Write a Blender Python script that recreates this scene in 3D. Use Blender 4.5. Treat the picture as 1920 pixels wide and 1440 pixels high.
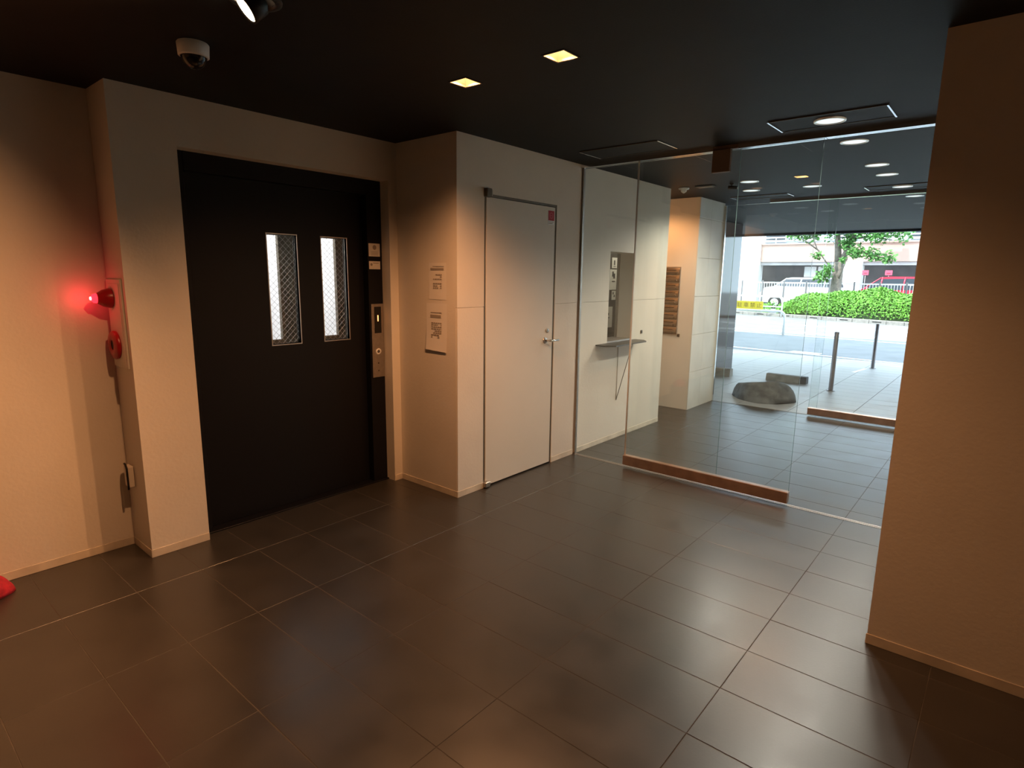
import bpy, math, random
from mathutils import Vector, Matrix
R = math.radians
scn = bpy.context.scene
for o in list(bpy.data.objects):
    bpy.data.objects.remove(o, do_unlink=True)
COL = scn.collection

# ------------------------------------------------------------------ camera
F_PX, PITCH, YAW, ROLL, EYE = 1105.865, R(-10.3872), R(40.1222), R(0.7597), 1.5821
fw = Vector((-math.sin(YAW)*math.cos(PITCH), math.cos(YAW)*math.cos(PITCH), math.sin(PITCH)))
rt0 = Vector((math.cos(YAW), math.sin(YAW), 0)); up0 = rt0.cross(fw)
rt = math.cos(ROLL)*rt0 + math.sin(ROLL)*up0
up = -math.sin(ROLL)*rt0 + math.cos(ROLL)*up0
cd = bpy.data.cameras.new('camera'); cd.sensor_fit = 'HORIZONTAL'; cd.sensor_width = 36
cd.lens = F_PX/1920*36; cd.clip_start = 0.02; cd.clip_end = 300
cam = bpy.data.objects.new('camera', cd); COL.objects.link(cam)
cam.matrix_world = Matrix(((rt.x, up.x, -fw.x, 0), (rt.y, up.y, -fw.y, 0), (rt.z, up.z, -fw.z, EYE), (0, 0, 0, 1)))
scn.camera = cam

# ------------------------------------------------------------------ sky, sun, exposure
w = bpy.data.worlds.new('sky'); scn.world = w; w.use_nodes = True
bg = w.node_tree.nodes['Background']
bg.inputs[0].default_value = (0.67, 0.84, 1.0, 1); bg.inputs[1].default_value = 5.5
sd = bpy.data.lights.new('sun', 'SUN'); sd.energy = 6.2; sd.color = (1.0, 0.95, 0.86); sd.angle = R(0.6)
sun = bpy.data.objects.new('sun', sd); COL.objects.link(sun)
sun.rotation_euler = Vector((0.16, 0.40, -0.92)).to_track_quat('-Z', 'Y').to_euler()
sun.location = (0, -20, 40)
vs = scn.view_settings
vs.view_transform = 'Standard'; vs.look = 'None'; vs.gamma = 1; vs.exposure = 0.15; vs.use_curve_mapping = False
scn.cycles.use_denoising = True
scn.cycles.max_bounces = 10; scn.cycles.transparent_max_bounces = 24
scn.cycles.sample_clamp_indirect = 4.0
WARM = (1.0, 0.44, 0.18)

# ------------------------------------------------------------------ materials
def new_mat(name):
    m = bpy.data.materials.new(name); m.use_nodes = True
    return m, m.node_tree, m.node_tree.nodes['Principled BSDF']

def pmat(name, col, rough=0.5, metal=0.0, var=0.0, scale=8.0, bump=0.0, bscale=60.0, spec=0.5, rvar=0.0, alpha_e=None):
    m, nt, p = new_mat(name)
    p.inputs['Base Color'].default_value = (*col, 1); p.inputs['Roughness'].default_value = rough
    p.inputs['Metallic'].default_value = metal; p.inputs['Specular IOR Level'].default_value = spec
    tc = nt.nodes.new('ShaderNodeTexCoord')
    if var or rvar:
        n = nt.nodes.new('ShaderNodeTexNoise'); n.inputs['Scale'].default_value = scale; n.inputs['Detail'].default_value = 6
        g = nt.nodes.new('ShaderNodeNewGeometry')
        nt.links.new(g.outputs['Position'], n.inputs['Vector'])
        if var:
            r = nt.nodes.new('ShaderNodeValToRGB')
            r.color_ramp.elements[0].position = 0.3; r.color_ramp.elements[1].position = 0.7
            r.color_ramp.elements[0].color = (*[c*(1-var) for c in col], 1)
            r.color_ramp.elements[1].color = (*[min(1, c*(1+var)) for c in col], 1)
            nt.links.new(n.outputs['Fac'], r.inputs['Fac']); nt.links.new(r.outputs['Color'], p.inputs['Base Color'])
        if rvar:
            mr = nt.nodes.new('ShaderNodeMapRange')
            mr.inputs['From Min'].default_value = 0.3; mr.inputs['From Max'].default_value = 0.7
            mr.inputs['To Min'].default_value = rough-rvar; mr.inputs['To Max'].default_value = rough+rvar
            nt.links.new(n.outputs['Fac'], mr.inputs['Value']); nt.links.new(mr.outputs['Result'], p.inputs['Roughness'])
    if bump:
        n2 = nt.nodes.new('ShaderNodeTexNoise'); n2.inputs['Scale'].default_value = bscale; n2.inputs['Detail'].default_value = 5
        g2 = nt.nodes.new('ShaderNodeNewGeometry'); nt.links.new(g2.outputs['Position'], n2.inputs['Vector'])
        b = nt.nodes.new('ShaderNodeBump'); b.inputs['Strength'].default_value = bump; b.inputs['Distance'].default_value = 0.01
        nt.links.new(n2.outputs['Fac'], b.inputs['Height']); nt.links.new(b.outputs['Normal'], p.inputs['Normal'])
    return m

def emat(name, col, strength):
    m, nt, p = new_mat(name)
    p.inputs['Base Color'].default_value = (*[min(1, c) for c in col], 1)
    p.inputs['Emission Color'].default_value = (*col, 1); p.inputs['Emission Strength'].default_value = strength
    return m

def glass_mat(name, tint=(0.972, 0.988, 0.980), refl=1.0):
    m = bpy.data.materials.new(name); m.use_nodes = True; nt = m.node_tree; nt.nodes.clear()
    out = nt.nodes.new('ShaderNodeOutputMaterial'); mix = nt.nodes.new('ShaderNodeMixShader')
    tr = nt.nodes.new('ShaderNodeBsdfTransparent'); gl = nt.nodes.new('ShaderNodeBsdfGlossy')
    fr = nt.nodes.new('ShaderNodeFresnel')          # thin pane: the same reflection on entering and leaving
    gm = nt.nodes.new('ShaderNodeNewGeometry'); mr = nt.nodes.new('ShaderNodeMapRange')
    mr.inputs['To Min'].default_value = 1.45; mr.inputs['To Max'].default_value = 1/1.45
    nt.links.new(gm.outputs['Backfacing'], mr.inputs['Value']); nt.links.new(mr.outputs['Result'], fr.inputs['IOR'])
    tr.inputs[0].default_value = (*tint, 1); gl.inputs[0].default_value = (refl, refl, refl, 1); gl.inputs['Roughness'].default_value = 0.0
    nt.links.new(fr.outputs[0], mix.inputs[0]); nt.links.new(tr.outputs[0], mix.inputs[1]); nt.links.new(gl.outputs[0], mix.inputs[2])
    nt.links.new(mix.outputs[0], out.inputs[0]); return m

WALL_C = (0.74, 0.69, 0.60)
M = dict(
    wall=pmat('wall_plaster', WALL_C, 0.62, var=0.035, scale=3, bump=0.10, bscale=55, spec=0.35),
    panel2=pmat('wall_panel_grey', (0.66, 0.64, 0.58), 0.5, var=0.07, scale=4, bump=0.08, bscale=30),
    skirt=pmat('skirting', (0.65, 0.585, 0.475), 0.65, var=0.18, scale=7),
    ceil=pmat('ceiling_black', (0.0105, 0.011, 0.0115), 0.6, var=0.12, scale=6, bump=0.05, bscale=120, spec=0.18),
    grout=pmat('grout', (0.085, 0.076, 0.064), 0.95, var=0.25, scale=9),
    tile=pmat('floor_tile', (0.038, 0.035, 0.030), 0.335, var=0.16, scale=5, rvar=0.03, bump=0.02, bscale=90, spec=0.95),
    otile=pmat('outdoor_tile', (0.36, 0.35, 0.34), 0.42, var=0.14, scale=3, rvar=0.08, bump=0.05, bscale=60),
    ogrout=pmat('outdoor_grout', (0.17, 0.165, 0.16), 0.85, var=0.2),
    blackpaint=pmat('black_satin_paint', (0.007, 0.007, 0.009), 0.45, bump=0.03, bscale=200, spec=0.22),
    black=pmat('black_plastic', (0.012, 0.011, 0.011), 0.45, spec=0.4),
    steel=pmat('brushed_steel', (0.52, 0.47, 0.42), 0.38, 1.0, var=0.08, scale=40),
    mailsteel=pmat('mailbox_steel', (0.36, 0.30, 0.25), 0.26, 1.0, var=0.1, scale=30),
    litedge=pmat('edge_light_paint', (0.92, 0.90, 0.84), 0.3),
    chrome=pmat('bright_metal', (0.78, 0.76, 0.72), 0.22, 1.0),
    alu=pmat('aluminium_satin', (0.86, 0.86, 0.86), 0.14, 1.0, var=0.03),
    darkmetal=pmat('dark_bronze_metal', (0.16, 0.135, 0.10), 0.45, 0.7, var=0.1),
    copper=pmat('copper_metal', (0.60, 0.41, 0.32), 0.30, 1.0, var=0.14, scale=12, bump=0.03, bscale=150),
    bronze=pmat('bronze_cover', (0.13, 0.078, 0.048), 0.5, 0.0, var=0.08),
    doorleaf=pmat('door_white', (0.72, 0.675, 0.585), 0.5, var=0.02, scale=3, bump=0.04, bscale=160),
    white=pmat('white_plastic', (0.80, 0.79, 0.76), 0.4),
    paper=pmat('paper', (0.80, 0.76, 0.69), 0.75, var=0.02),
    print=pmat('print_ink', (0.34, 0.29, 0.24), 0.8),
    printd=pmat('print_dark', (0.09, 0.08, 0.075), 0.8),
    red=pmat('red_plastic', (0.42, 0.015, 0.02), 0.3),
    redfab=pmat('red_fabric', (0.46, 0.018, 0.04), 0.75, var=0.25, scale=30, bump=0.4, bscale=90),
    dome=pmat('smoked_dome', (0.012, 0.010, 0.010), 0.08),
    glass=glass_mat('clear_glass'),
    wglass=glass_mat('wired_glass', (0.90, 0.93, 0.91)),
    gedge=pmat('glass_edge', (0.16, 0.24, 0.22), 0.2),
    wire=pmat('wire', (0.45, 0.45, 0.43), 0.4, 0.6),
    reflector=pmat('lamp_reflector', (0.86, 0.88, 0.88), 0.28, 0.55),
    cream=pmat('lamp_box', (0.80, 0.66, 0.46), 0.55),
    coolbulb=emat('cool_diffuser', (0.80, 0.97, 1.0), 0.9),
    bulb=emat('lamp_bulb', (1.0, 0.78, 0.48), 27.0),
    spotface=emat('spot_face', (1.0, 0.80, 0.52), 14.0),
    cabwall=pmat('cab_wall', (0.86, 0.86, 0.88), 0.5),
    cablight=emat('cab_light', (1.0, 0.96, 0.98), 4.6),
    rled=emat('red_led', (1.0, 0.012, 0.02), 5.0),
    rcore=emat('red_core', (1.0, 0.72, 0.72), 5.0),
    oled=emat('orange_led', (1.0, 0.33, 0.08), 6.0),
    stonepol=pmat('polished_black_stone', (0.03, 0.03, 0.035), 0.06, var=0.2, scale=20, spec=0.35),
    boulder=pmat('boulder_stone', (0.125, 0.122, 0.118), 0.85, var=0.4, scale=9, bump=0.7, bscale=18),
    concrete=pmat('concrete', (0.30, 0.28, 0.25), 0.85, var=0.2, scale=10, bump=0.2, bscale=40),
    rubber=pmat('dark_end_cap', (0.09, 0.085, 0.085), 0.8, var=0.2),
    bollard=pmat('bollard_steel', (0.24, 0.22, 0.22), 0.42, 0.6, var=0.1),
    asphalt=pmat('asphalt', (0.20, 0.21, 0.22), 0.9, var=0.12, scale=2, bump=0.2, bscale=80),
    paint=pmat('road_paint', (0.85, 0.85, 0.84), 0.7, var=0.05),
    yellow=pmat('yellow_sign', (0.90, 0.68, 0.03), 0.5),
    yprint=pmat('sign_print', (0.30, 0.20, 0.02), 0.6),
    wpipe=pmat('white_pipe_paint', (0.80, 0.81, 0.80), 0.35),
    leaf=pmat('hedge_leaf', (0.14, 0.34, 0.045), 0.45, var=0.45, scale=3.5),
    leaft=pmat('tree_leaf', (0.10, 0.26, 0.06), 0.5, var=0.4, scale=2.5),
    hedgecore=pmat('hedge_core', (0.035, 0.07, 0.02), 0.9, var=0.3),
    bark=pmat('bark', (0.20, 0.17, 0.14), 0.9, var=0.3, scale=14, bump=0.5, bscale=25),
    fascia=pmat('pink_fascia', (0.53, 0.36, 0.29), 0.75, var=0.05, scale=1.2),
    pillar=pmat('white_pillar', (0.80, 0.79, 0.76), 0.7, var=0.03),
    garage=pmat('garage_wall', (0.46, 0.43, 0.42), 0.8, var=0.15, scale=1.5),
    bluewall=pmat('upper_wall', (0.30, 0.34, 0.38), 0.7, var=0.1),
    carw=pmat('car_white', (0.80, 0.81, 0.82), 0.2), carr=pmat('car_red', (0.50, 0.03, 0.06), 0.2),
    carglass=pmat('car_glass', (0.05, 0.06, 0.075), 0.05, spec=0.8),
    carlamp=pmat('car_lamp', (0.75, 0.78, 0.80), 0.1), tyre=pmat('tyre', (0.02, 0.02, 0.02), 0.8),
    pink=pmat('pink_sign', (0.72, 0.10, 0.16), 0.6), facade=pmat('facade_wall', (0.40, 0.38, 0.36), 0.8),
)
# leaves let some light through
for k in ('leaf', 'leaft'):
    M[k].node_tree.nodes['Principled BSDF'].inputs['Specular IOR Level'].default_value = 0.3

# ------------------------------------------------------------------ mesh helpers
ORG = {}
class MB:
    """collects shapes in world coordinates; build() links them as one mesh object"""
    def __init__(s): s.v = []; s.f = []; s.m = []; s.sm = []
    def add(s, vs_, fs, mi=0, smooth=False):
        b = len(s.v); s.v += [tuple(x) for x in vs_]
        for f in fs: s.f.append(tuple(i+b for i in f)); s.m.append(mi); s.sm.append(smooth)
        return s
    def box(s, x0, x1, y0, y1, z0, z1, mi=0, c=0.0):
        x0, x1 = sorted((x0, x1)); y0, y1 = sorted((y0, y1)); z0, z1 = sorted((z0, z1))
        if c <= 0:
            return s.add([(x0,y0,z0),(x1,y0,z0),(x1,y1,z0),(x0,y1,z0),(x0,y0,z1),(x1,y0,z1),(x1,y1,z1),(x0,y1,z1)],
                         [(0,3,2,1),(4,5,6,7),(0,1,5,4),(1,2,6,5),(2,3,7,6),(3,0,4,7)], mi)
        # chamfered box: 24 verts
        P = []; idx = {}
        lo = (x0,y0,z0); hi = (x1,y1,z1)
        for a in range(3):
            for sa in (0,1):
                for sb in (0,1):
                    for sc in (0,1):
                        q = [0,0,0]; o = [i for i in range(3) if i != a]
                        q[a] = hi[a] if sa else lo[a]
                        q[o[0]] = hi[o[0]]-c if sb else lo[o[0]]+c
                        q[o[1]] = hi[o[1]]-c if sc else lo[o[1]]+c
                        idx[(a,sa,sb,sc)] = len(P); P.append(tuple(q))
        Fs = []
        for a in range(3):
            for sa in (0,1): Fs.append([idx[(a,sa,0,0)],idx[(a,sa,1,0)],idx[(a,sa,1,1)],idx[(a,sa,0,1)]])
        def key(a, sgn):  # sgn: dict axis->0/1
            o = [i for i in range(3) if i != a]; return idx[(a, sgn[a], sgn[o[0]], sgn[o[1]])]
        for a, b in ((0,1),(0,2),(1,2)):
            k = 3-a-b
            for sa in (0,1):
                for sb in (0,1):
                    Fs.append([key(a,{a:sa,b:sb,k:0}),key(a,{a:sa,b:sb,k:1}),key(b,{a:sa,b:sb,k:1}),key(b,{a:sa,b:sb,k:0})])
        for sx in (0,1):
            for sy in (0,1):
                for sz in (0,1):
                    g = {0:sx,1:sy,2:sz}; Fs.append([key(0,g),key(1,g),key(2,g)])
        cx = Vector(((x0+x1)/2,(y0+y1)/2,(z0+z1)/2)); out = []
        for f in Fs:
            a_, b_, c_ = (Vector(P[i]) for i in f[:3]); n = (b_-a_).cross(c_-a_)
            ctr = sum((Vector(P[i]) for i in f), Vector())/len(f)
            out.append(tuple(f) if n.dot(ctr-cx) > 0 else tuple(reversed(f)))
        return s.add(P, out, mi)
    def tube(s, pts, r, n=10, mi=0, caps=True):
        pts = [Vector(p) for p in pts]; rs = r if isinstance(r, (list, tuple)) else [r]*len(pts); V = []; Fs = []
        prev = None
        for i, p in enumerate(pts):
            t = (pts[min(i+1, len(pts)-1)]-pts[max(i-1, 0)]).normalized()
            if prev is None:
                a = t.orthogonal().normalized()
            else:
                a = (prev - t*prev.dot(t)); a = a.normalized() if a.length > 1e-6 else t.orthogonal().normalized()
            prev = a; b = t.cross(a)
            for k in range(n):
                q = 2*math.pi*k/n; V.append(p+(a*math.cos(q)+b*math.sin(q))*rs[i])
        for i in range(len(pts)-1):
            for k in range(n): Fs.append((i*n+k, i*n+(k+1)%n, (i+1)*n+(k+1)%n, (i+1)*n+k))
        s.add(V, Fs, mi, True)
        if caps:
            b0 = len(s.v)-len(V)
            s.f.append(tuple(b0+k for k in reversed(range(n)))); s.m.append(mi); s.sm.append(False)
            s.f.append(tuple(b0+(len(pts)-1)*n+k for k in range(n))); s.m.append(mi); s.sm.append(False)
        return s
    def lathe(s, prof, mat4, n=24, mi=0, smooth=True):
        V = []; Fs = []
        for r, z in prof:
            for k in range(n):
                q = 2*math.pi*k/n; V.append(mat4 @ Vector((r*math.cos(q), r*math.sin(q), z)))
        for i in range(len(prof)-1):
            for k in range(n): Fs.append((i*n+k, i*n+(k+1)%n, (i+1)*n+(k+1)%n, (i+1)*n+k))
        return s.add(V, Fs, mi, smooth)
    def prism(s, poly, axis, a0, a1, mi=0):
        """poly of 2D points in the plane of the other two axes (ordered), extruded on axis"""
        def P(p, a):
            q = [0,0,0]; o = [i for i in range(3) if i != axis]; q[axis] = a; q[o[0]] = p[0]; q[o[1]] = p[1]; return tuple(q)
        n = len(poly); V = [P(p, a0) for p in poly]+[P(p, a1) for p in poly]
        Fs = [tuple(range(n)), tuple(reversed(range(n, 2*n)))]+[((i+1)%n, i, n+i, n+(i+1)%n) for i in range(n)]
        return s.add(V, Fs, mi)
    def build(s, name, mats, parent=None, origin=None, rot=None):
        if not isinstance(mats, (list, tuple)): mats = [mats]
        xs, ys, zs = zip(*s.v)
        og = Vector(origin) if origin else Vector(((min(xs)+max(xs))/2, (min(ys)+max(ys))/2, min(zs)))
        me = bpy.data.meshes.new(name)
        me.from_pydata([tuple(Vector(q)-og) for q in s.v], [], s.f)
        for m in mats: me.materials.append(m)
        me.polygons.foreach_set('material_index', s.m); me.polygons.foreach_set('use_smooth', s.sm); me.update()
        o = bpy.data.objects.new(name, me); COL.objects.link(o); ORG[o.name] = og
        if parent:
            o.parent = parent; o.location = og-ORG[parent.name]
        else:
            o.location = og
        return o

def empty(name, loc):
    o = bpy.data.objects.new(name, None); COL.objects.link(o); o.location = loc; o.empty_display_size = 0.05
    ORG[o.name] = Vector(loc); return o
def tag(o, label, cat, group=None):
    o['label'] = label; o['category'] = cat
    if group: o['group'] = group
    return o
def struct(o, label=None):
    o['kind'] = 'structure'
    if label: o['label'] = label
    return o
def T(x, y, z, rx=0, ry=0, rz=0):
    return Matrix.Translation((x,y,z)) @ Matrix.Rotation(R(rz),4,'Z') @ Matrix.Rotation(R(ry),4,'Y') @ Matrix.Rotation(R(rx),4,'X')
def copy_tree(o, loc):
    c = o.copy(); COL.objects.link(c); c.location = loc; ORG[c.name] = Vector(loc)
    for ch in o.children:
        d = ch.copy(); COL.objects.link(d); d.parent = c
        for g in ch.children:
            e = g.copy(); COL.objects.link(e); e.parent = d
    return c
def light(name, kind, loc, energy, color, parent=None, aim=None, **kw):
    l = bpy.data.lights.new(name, kind); l.energy = energy; l.color = color
    for k, v in kw.items(): setattr(l, k, v)
    o = bpy.data.objects.new(name, l); COL.objects.link(o)
    o.location = Vector(loc)-(ORG[parent.name] if parent else Vector())
    if parent: o.parent = parent
    if aim is not None: o.rotation_euler = (Vector(aim)-Vector(loc)).to_track_quat('-Z', 'Y').to_euler()
    return o

# ------------------------------------------------------------------ measured layout
H = 2.5
XL, X1, X2 = -3.788, -3.514, -2.896        # left wall, lift surround, piers
Y0, YE0, YE1, Y2, Y3, Y4, Y5, Y6 = 1.061, 1.372, 2.772, 2.846, 4.336, 5.977, 6.754, 7.500
ZE = 2.238
XC, YC = -0.316, 2.839                     # right-hand wall end

# ------------------------------------------------------------------ floor and tiles
floor = struct(MB().box(-4.6, 3.6, -4.6, Y6+0.01, -0.25, -0.0010).build('floor', M['grout']))
PX, PY = 0.6183, 0.3113
def tile_mesh(w_, d_, name, mat):
    mb = MB().box(-w_/2, w_/2, -d_/2, d_/2, -0.012, 0, c=0.0006)
    me = bpy.data.meshes.new(name); me.from_pydata(mb.v, [], mb.f); me.materials.append(mat); me.update(); return me
G = 0.0038
me_full = tile_mesh(PX-0.003, PY-G, 'floor_tile', M['tile'])
me_cut = tile_mesh(PX-G, 0.160-G, 'floor_tile_cut', M['tile'])
rt_ = random.Random(4)
def put_tile(me, x, y, parent, name='tile'):
    o = bpy.data.objects.new(name, me); COL.objects.link(o); o.parent = parent
    o.location = Vector((x, y, rt_.uniform(-0.0004, 0)))-ORG[parent.name]
    o.rotation_euler = (rt_.uniform(-.0012, .0012), rt_.uniform(-.0012, .0012), 0); return o
COLX = [-0.695-PX*k for k in range(-3, 6)]
for k in range(-3, 13):
    for xr in COLX: put_tile(me_full, xr-PX/2, 0.25+PY*(k+0.5), floor)
for xr in COLX[2:8]:
    put_tile(me_cut, xr-PX/2, 4.424, floor)
    for j in range(9): put_tile(me_full, xr-PX/2, 4.504+0.3145*(j+0.5), floor)
    put_tile(me_cut, xr-PX/2, 7.415, floor)
# metal floor tracks of the two glass fronts
struct(MB().box(X2, 0.5, 4.300, 4.312, -0.012, 0.0015).box(X2, 0.5, 4.322, 4.338, -0.012, 0.0015).build('trim_1', M['steel']), 'double steel floor track of the inner glass front')
struct(MB().box(X2, 0.5, Y6-0.004, Y6+0.03, -0.02, 0.001).build('trim_2', M['darkmetal']), 'dark floor track of the outer glass front')

# ------------------------------------------------------------------ ceiling with openings for the lamps
SQ = [(-1.600, 2.190), (-2.165, 2.190), (-1.62, 5.947), (-3.30, 6.28)]             # square lamp boxes
RD = [(-0.955, 3.965), (-0.963, 4.68), (-0.99, 5.70), (-1.0, 6.25), (-0.985, 7.06), (-0.985, 7.96),
      (-1.69, 6.60), (-2.09, 5.97), (-2.27, 6.56)]                                  # round downlights
EYEB = (-2.115, 1.120)
holes = [(x, y, 0.054) for x, y in SQ]+[(x, y, 0.052) for x, y in RD]+[(EYEB[0], EYEB[1], 0.062)]
xs = sorted({-9.0, 6.0, *[h[0]-h[2] for h in holes], *[h[0]+h[2] for h in holes]})
ys = sorted({-6.0, 12.86, *[h[1]-h[2] for h in holes], *[h[1]+h[2] for h in holes]})
mb = MB()
for i in range(len(xs)-1):
    for j in range(len(ys)-1):
        cx, cy = (xs[i]+xs[i+1])/2, (ys[j]+ys[j+1])/2
        if any(abs(cx-h[0]) < h[2] and abs(cy-h[1]) < h[2] for h in holes): continue
        mb.add([(xs[i],ys[j],H),(xs[i],ys[j+1],H),(xs[i+1],ys[j+1],H),(xs[i+1],ys[j],H)], [(0,1,2,3)])
ceiling = struct(mb.build('ceiling', M['ceil'], origin=(0, 0, H)))
struct(MB().box(-16, 12, 12.86, 13.0, 2.46, 3.2).build('trim_3', M['ceil']), 'dark edge beam of the soffit over the forecourt')
struct(MB().box(-16, 12, -6.5, 12.99, 2.85, 13.2).build('wall_facade', M['facade']))

# ------------------------------------------------------------------ walls
struct(MB().box(XL-0.4, XL, -4.6, Y0, 0, H).build('wall_left', M['wall']))
we = MB().box(XL-0.3, X1, Y0, YE0, 0, H).box(XL+0.05, X1, YE0, YE1, ZE, H).box(XL+0.05, X1, YE1, Y2, 0, H)
wall_elev = struct(we.build('wall_elevator', M['wall']))
struct(MB().box(-4.6, 3.6, -4.9, -4.6, 0, H).build('wall_back', M['wall']))
struct(MB().box(3.6, 3.9, -4.6, 4.4, 0, H).build('wall_far_right', M['wall']))
struct(MB().box(XC, 3.6, YC, 4.40, 0, H).build('wall_right', M['wall']))
struct(MB().box(0.5, 0.9, 4.40, 11.2, 0, H).build('wall_passage', M['wall']))
D0, D1, ZD = 3.114, 3.966, 2.143
W0, W1, WZ0, WZ1 = 4.819, 5.279, 0.985, 1.815
fx = X2-0.012
core = MB()
core.box(-4.6, fx, Y2, D0, 0, H).box(-4.6, fx, D0, D1, ZD, H).box(-4.6, -3.02, D0, D1, 0, ZD)
ix = -3.06   # inner face of the thin front wall; a small office lies behind the reception window
core.box(ix, fx, D1, W0, 0, H).box(ix, fx, W0, W1, 0, WZ0-0.02).box(ix, fx, W0, W1, WZ1, H).box(ix, fx, W1, Y4, 0, H)
core.box(-4.6, ix, D1, 4.25, 0, H).box(-4.6, ix, Y4-0.1, Y4, 0, H).box(-4.9, -4.6, D1, Y4, 0, H)
wall_pier = struct(core.build('wall_pier', M['wall']))
ZJ = 1.362; g = 0.0025
def panel(y0, y1, z0, z1, parent, mat='wall'):
    return MB().box(fx, X2, y0+g/2, y1-g/2, z0+g/2 if z0 > 0 else 0, z1-g/2, c=0.0012).build('panel', M[mat], parent)
YG0, YG1 = Y3-0.040, Y3+0.008
def ppoly(*pts): return MB().prism([(p[0], p[1]) for p in pts], 0, X2, fx).build('panel', M['wall'], wall_pier)
j0, j1 = ZJ-g/2, ZJ+g/2
panel(Y2, D0, 0, ZJ, wall_pier); panel(D1, YG0, 0, ZJ, wall_pier)
ppoly((Y2, j1), (D0, j1), (D0, ZD), (D1, ZD), (D1, j1), (YG0, j1), (YG0, H), (Y2, H))
ppoly((YG1, 0), (Y4, 0), (Y4, j0), (W1, j0), (W1, WZ0-0.02), (W0, WZ0-0.02), (W0, j0), (YG1, j0))
ppoly((YG1, j1), (W0, j1), (W0, WZ1), (W1, WZ1), (W1, j1), (Y4, j1), (Y4, H), (YG1, H))
# side return of the pier, so that the corner reads as one slab
wp2 = struct(MB().box(-4.6, fx, Y5, Y6, 0, H).build('wall_mailbox', M['wall']))
zz = [0, 0.46, 0.915, 1.368, 1.818, 2.27, H]
for i in range(6):
    panel(Y5, (Y5+Y6)/2-0.03, zz[i], zz[i+1], wp2, 'panel2'); panel((Y5+Y6)/2-0.03, Y6, zz[i], zz[i+1], wp2, 'panel2')
struct(MB().box(-4.6, -4.3, Y4, Y5, 0, H).build('wall_alcove', M['wall']))
# low skirting
def skirt(name, *boxes):
    m = MB()
    for b in boxes: m.box(*b, c=0.0012)
    return struct(m.build(name, M['skirt']))
SK = 0.046
skirt('baseboard_left', (XL, XL+0.004, -4.6, Y0, 0, SK))
skirt('baseboard_elevator', (XL+0.004, X1+0.004, Y0-0.004, Y0, 0, SK), (X1, X1+0.004, Y0, YE0, 0, SK), (X1, X1+0.004, YE1, Y2-0.004, 0, SK))
skirt('baseboard_pier', (X1+0.004, X2+0.004, Y2-0.004, Y2, 0, SK), (X2, X2+0.004, Y2, D0, 0, SK), (X2, X2+0.004, D1, YG0, 0, SK), (X2, X2+0.004, YG1, Y4, 0, SK))
skirt('baseboard_right', (XC-0.004, 3.5, YC-0.004, YC, 0, SK))

# ------------------------------------------------------------------ lift entrance
XF, XD, XCD = -3.606, -3.665, -3.85
lift = struct(empty('door_1', (XD, (YE0+YE1)/2, 0)), 'black lift door with two narrow wired glass windows')
mb = MB().box(XF-0.10, XF, 2.645, YE1, 0, ZE, c=0.002).box(XF-0.10, XF, YE0, 1.432, 0, ZE, c=0.002).box(XF-0.10, XF, 1.432, 2.645, 2.135, ZE, c=0.002)
mb.build('door_frame', M['blackpaint'], lift)
WA, WB, WZA, WZB = (1.921, 2.125), (2.307, 2.509), 1.117, 1.825
def leaf_with_windows(x0, x1, wa, wb, za, zb, name, mat, y0=1.432, y1=2.645, zt=2.135):
    m = MB()
    m.box(x0, x1, y0, wa[0], 0.012, zt).box(x0, x1, wa[1], wb[0], 0.012, zt).box(x0, x1, wb[1], y1, 0.012, zt)
    for q in (wa, wb): m.box(x0, x1, q[0], q[1], 0.012, za).box(x0, x1, q[0], q[1], zb, zt)
    return m.build(name, mat, lift)
leaf_with_windows(XD-0.045, XD, WA, WB, WZA, WZB, 'door_leaf', M['blackpaint'])
WA2, WB2 = (1.895, 2.096), (2.34, 2.541)
leaf_with_windows(XCD-0.03, XCD, WA2, WB2, WZA+0.012, WZB+0.006, 'cab_door', M['darkmetal'])
for q in (WA, WB):
    fr = MB(); t = 0.006
    fr.box(XD-0.046, XD+0.002, q[0]-t, q[0], WZA-t, WZB+t).box(XD-0.046, XD+0.002, q[1], q[1]+t, WZA-t, WZB+t)
    fr.box(XD-0.046, XD+0.002, q[0], q[1], WZA-t, WZA).box(XD-0.046, XD+0.002, q[0], q[1], WZB, WZB+t)
    f_ = fr.build('window_frame', M['steel'], lift)
    pn = MB().box(XD-0.030, XD-0.024, q[0], q[1], WZA, WZB).build('pane', M['wglass'], f_)
    wm = MB(); st = 0.040; hh = WZB-WZA; ww = q[1]-q[0]; n = int((hh+ww)/st)
    for i in range(n):
        for sgn in (1, -1):
            z = WZA-ww+i*st
            if sgn > 0: p0, p1 = (q[0], z), (q[1], z+ww)
            else: p0, p1 = (q[1], z), (q[0], z+ww)
            def cl(p, o):
                (ya, za), (yb, zb) = p, o
                for lim in (WZA, WZB):
                    if (za < WZA and lim == WZA) or (za > WZB and lim == WZB):
                        ya = ya+(yb-ya)*(lim-za)/(zb-za); za = lim
                return ya, za
            a = cl(p0, p1); b = cl(p1, p0)
            if abs(a[1]-b[1]) < 0.004: continue
            wm.tube([(XD-0.027, *a), (XD-0.027, *b)], 0.0009, n=4, caps=False)
    w_ = wm.build('wire_mesh', M['wire'], f_); w_['kind'] = 'stuff'
MB().box(XD-0.19, XF+0.02, YE0, YE1, -0.002, 0.010, c=0.002).build('sill', M['blackpaint'], lift)
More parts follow.
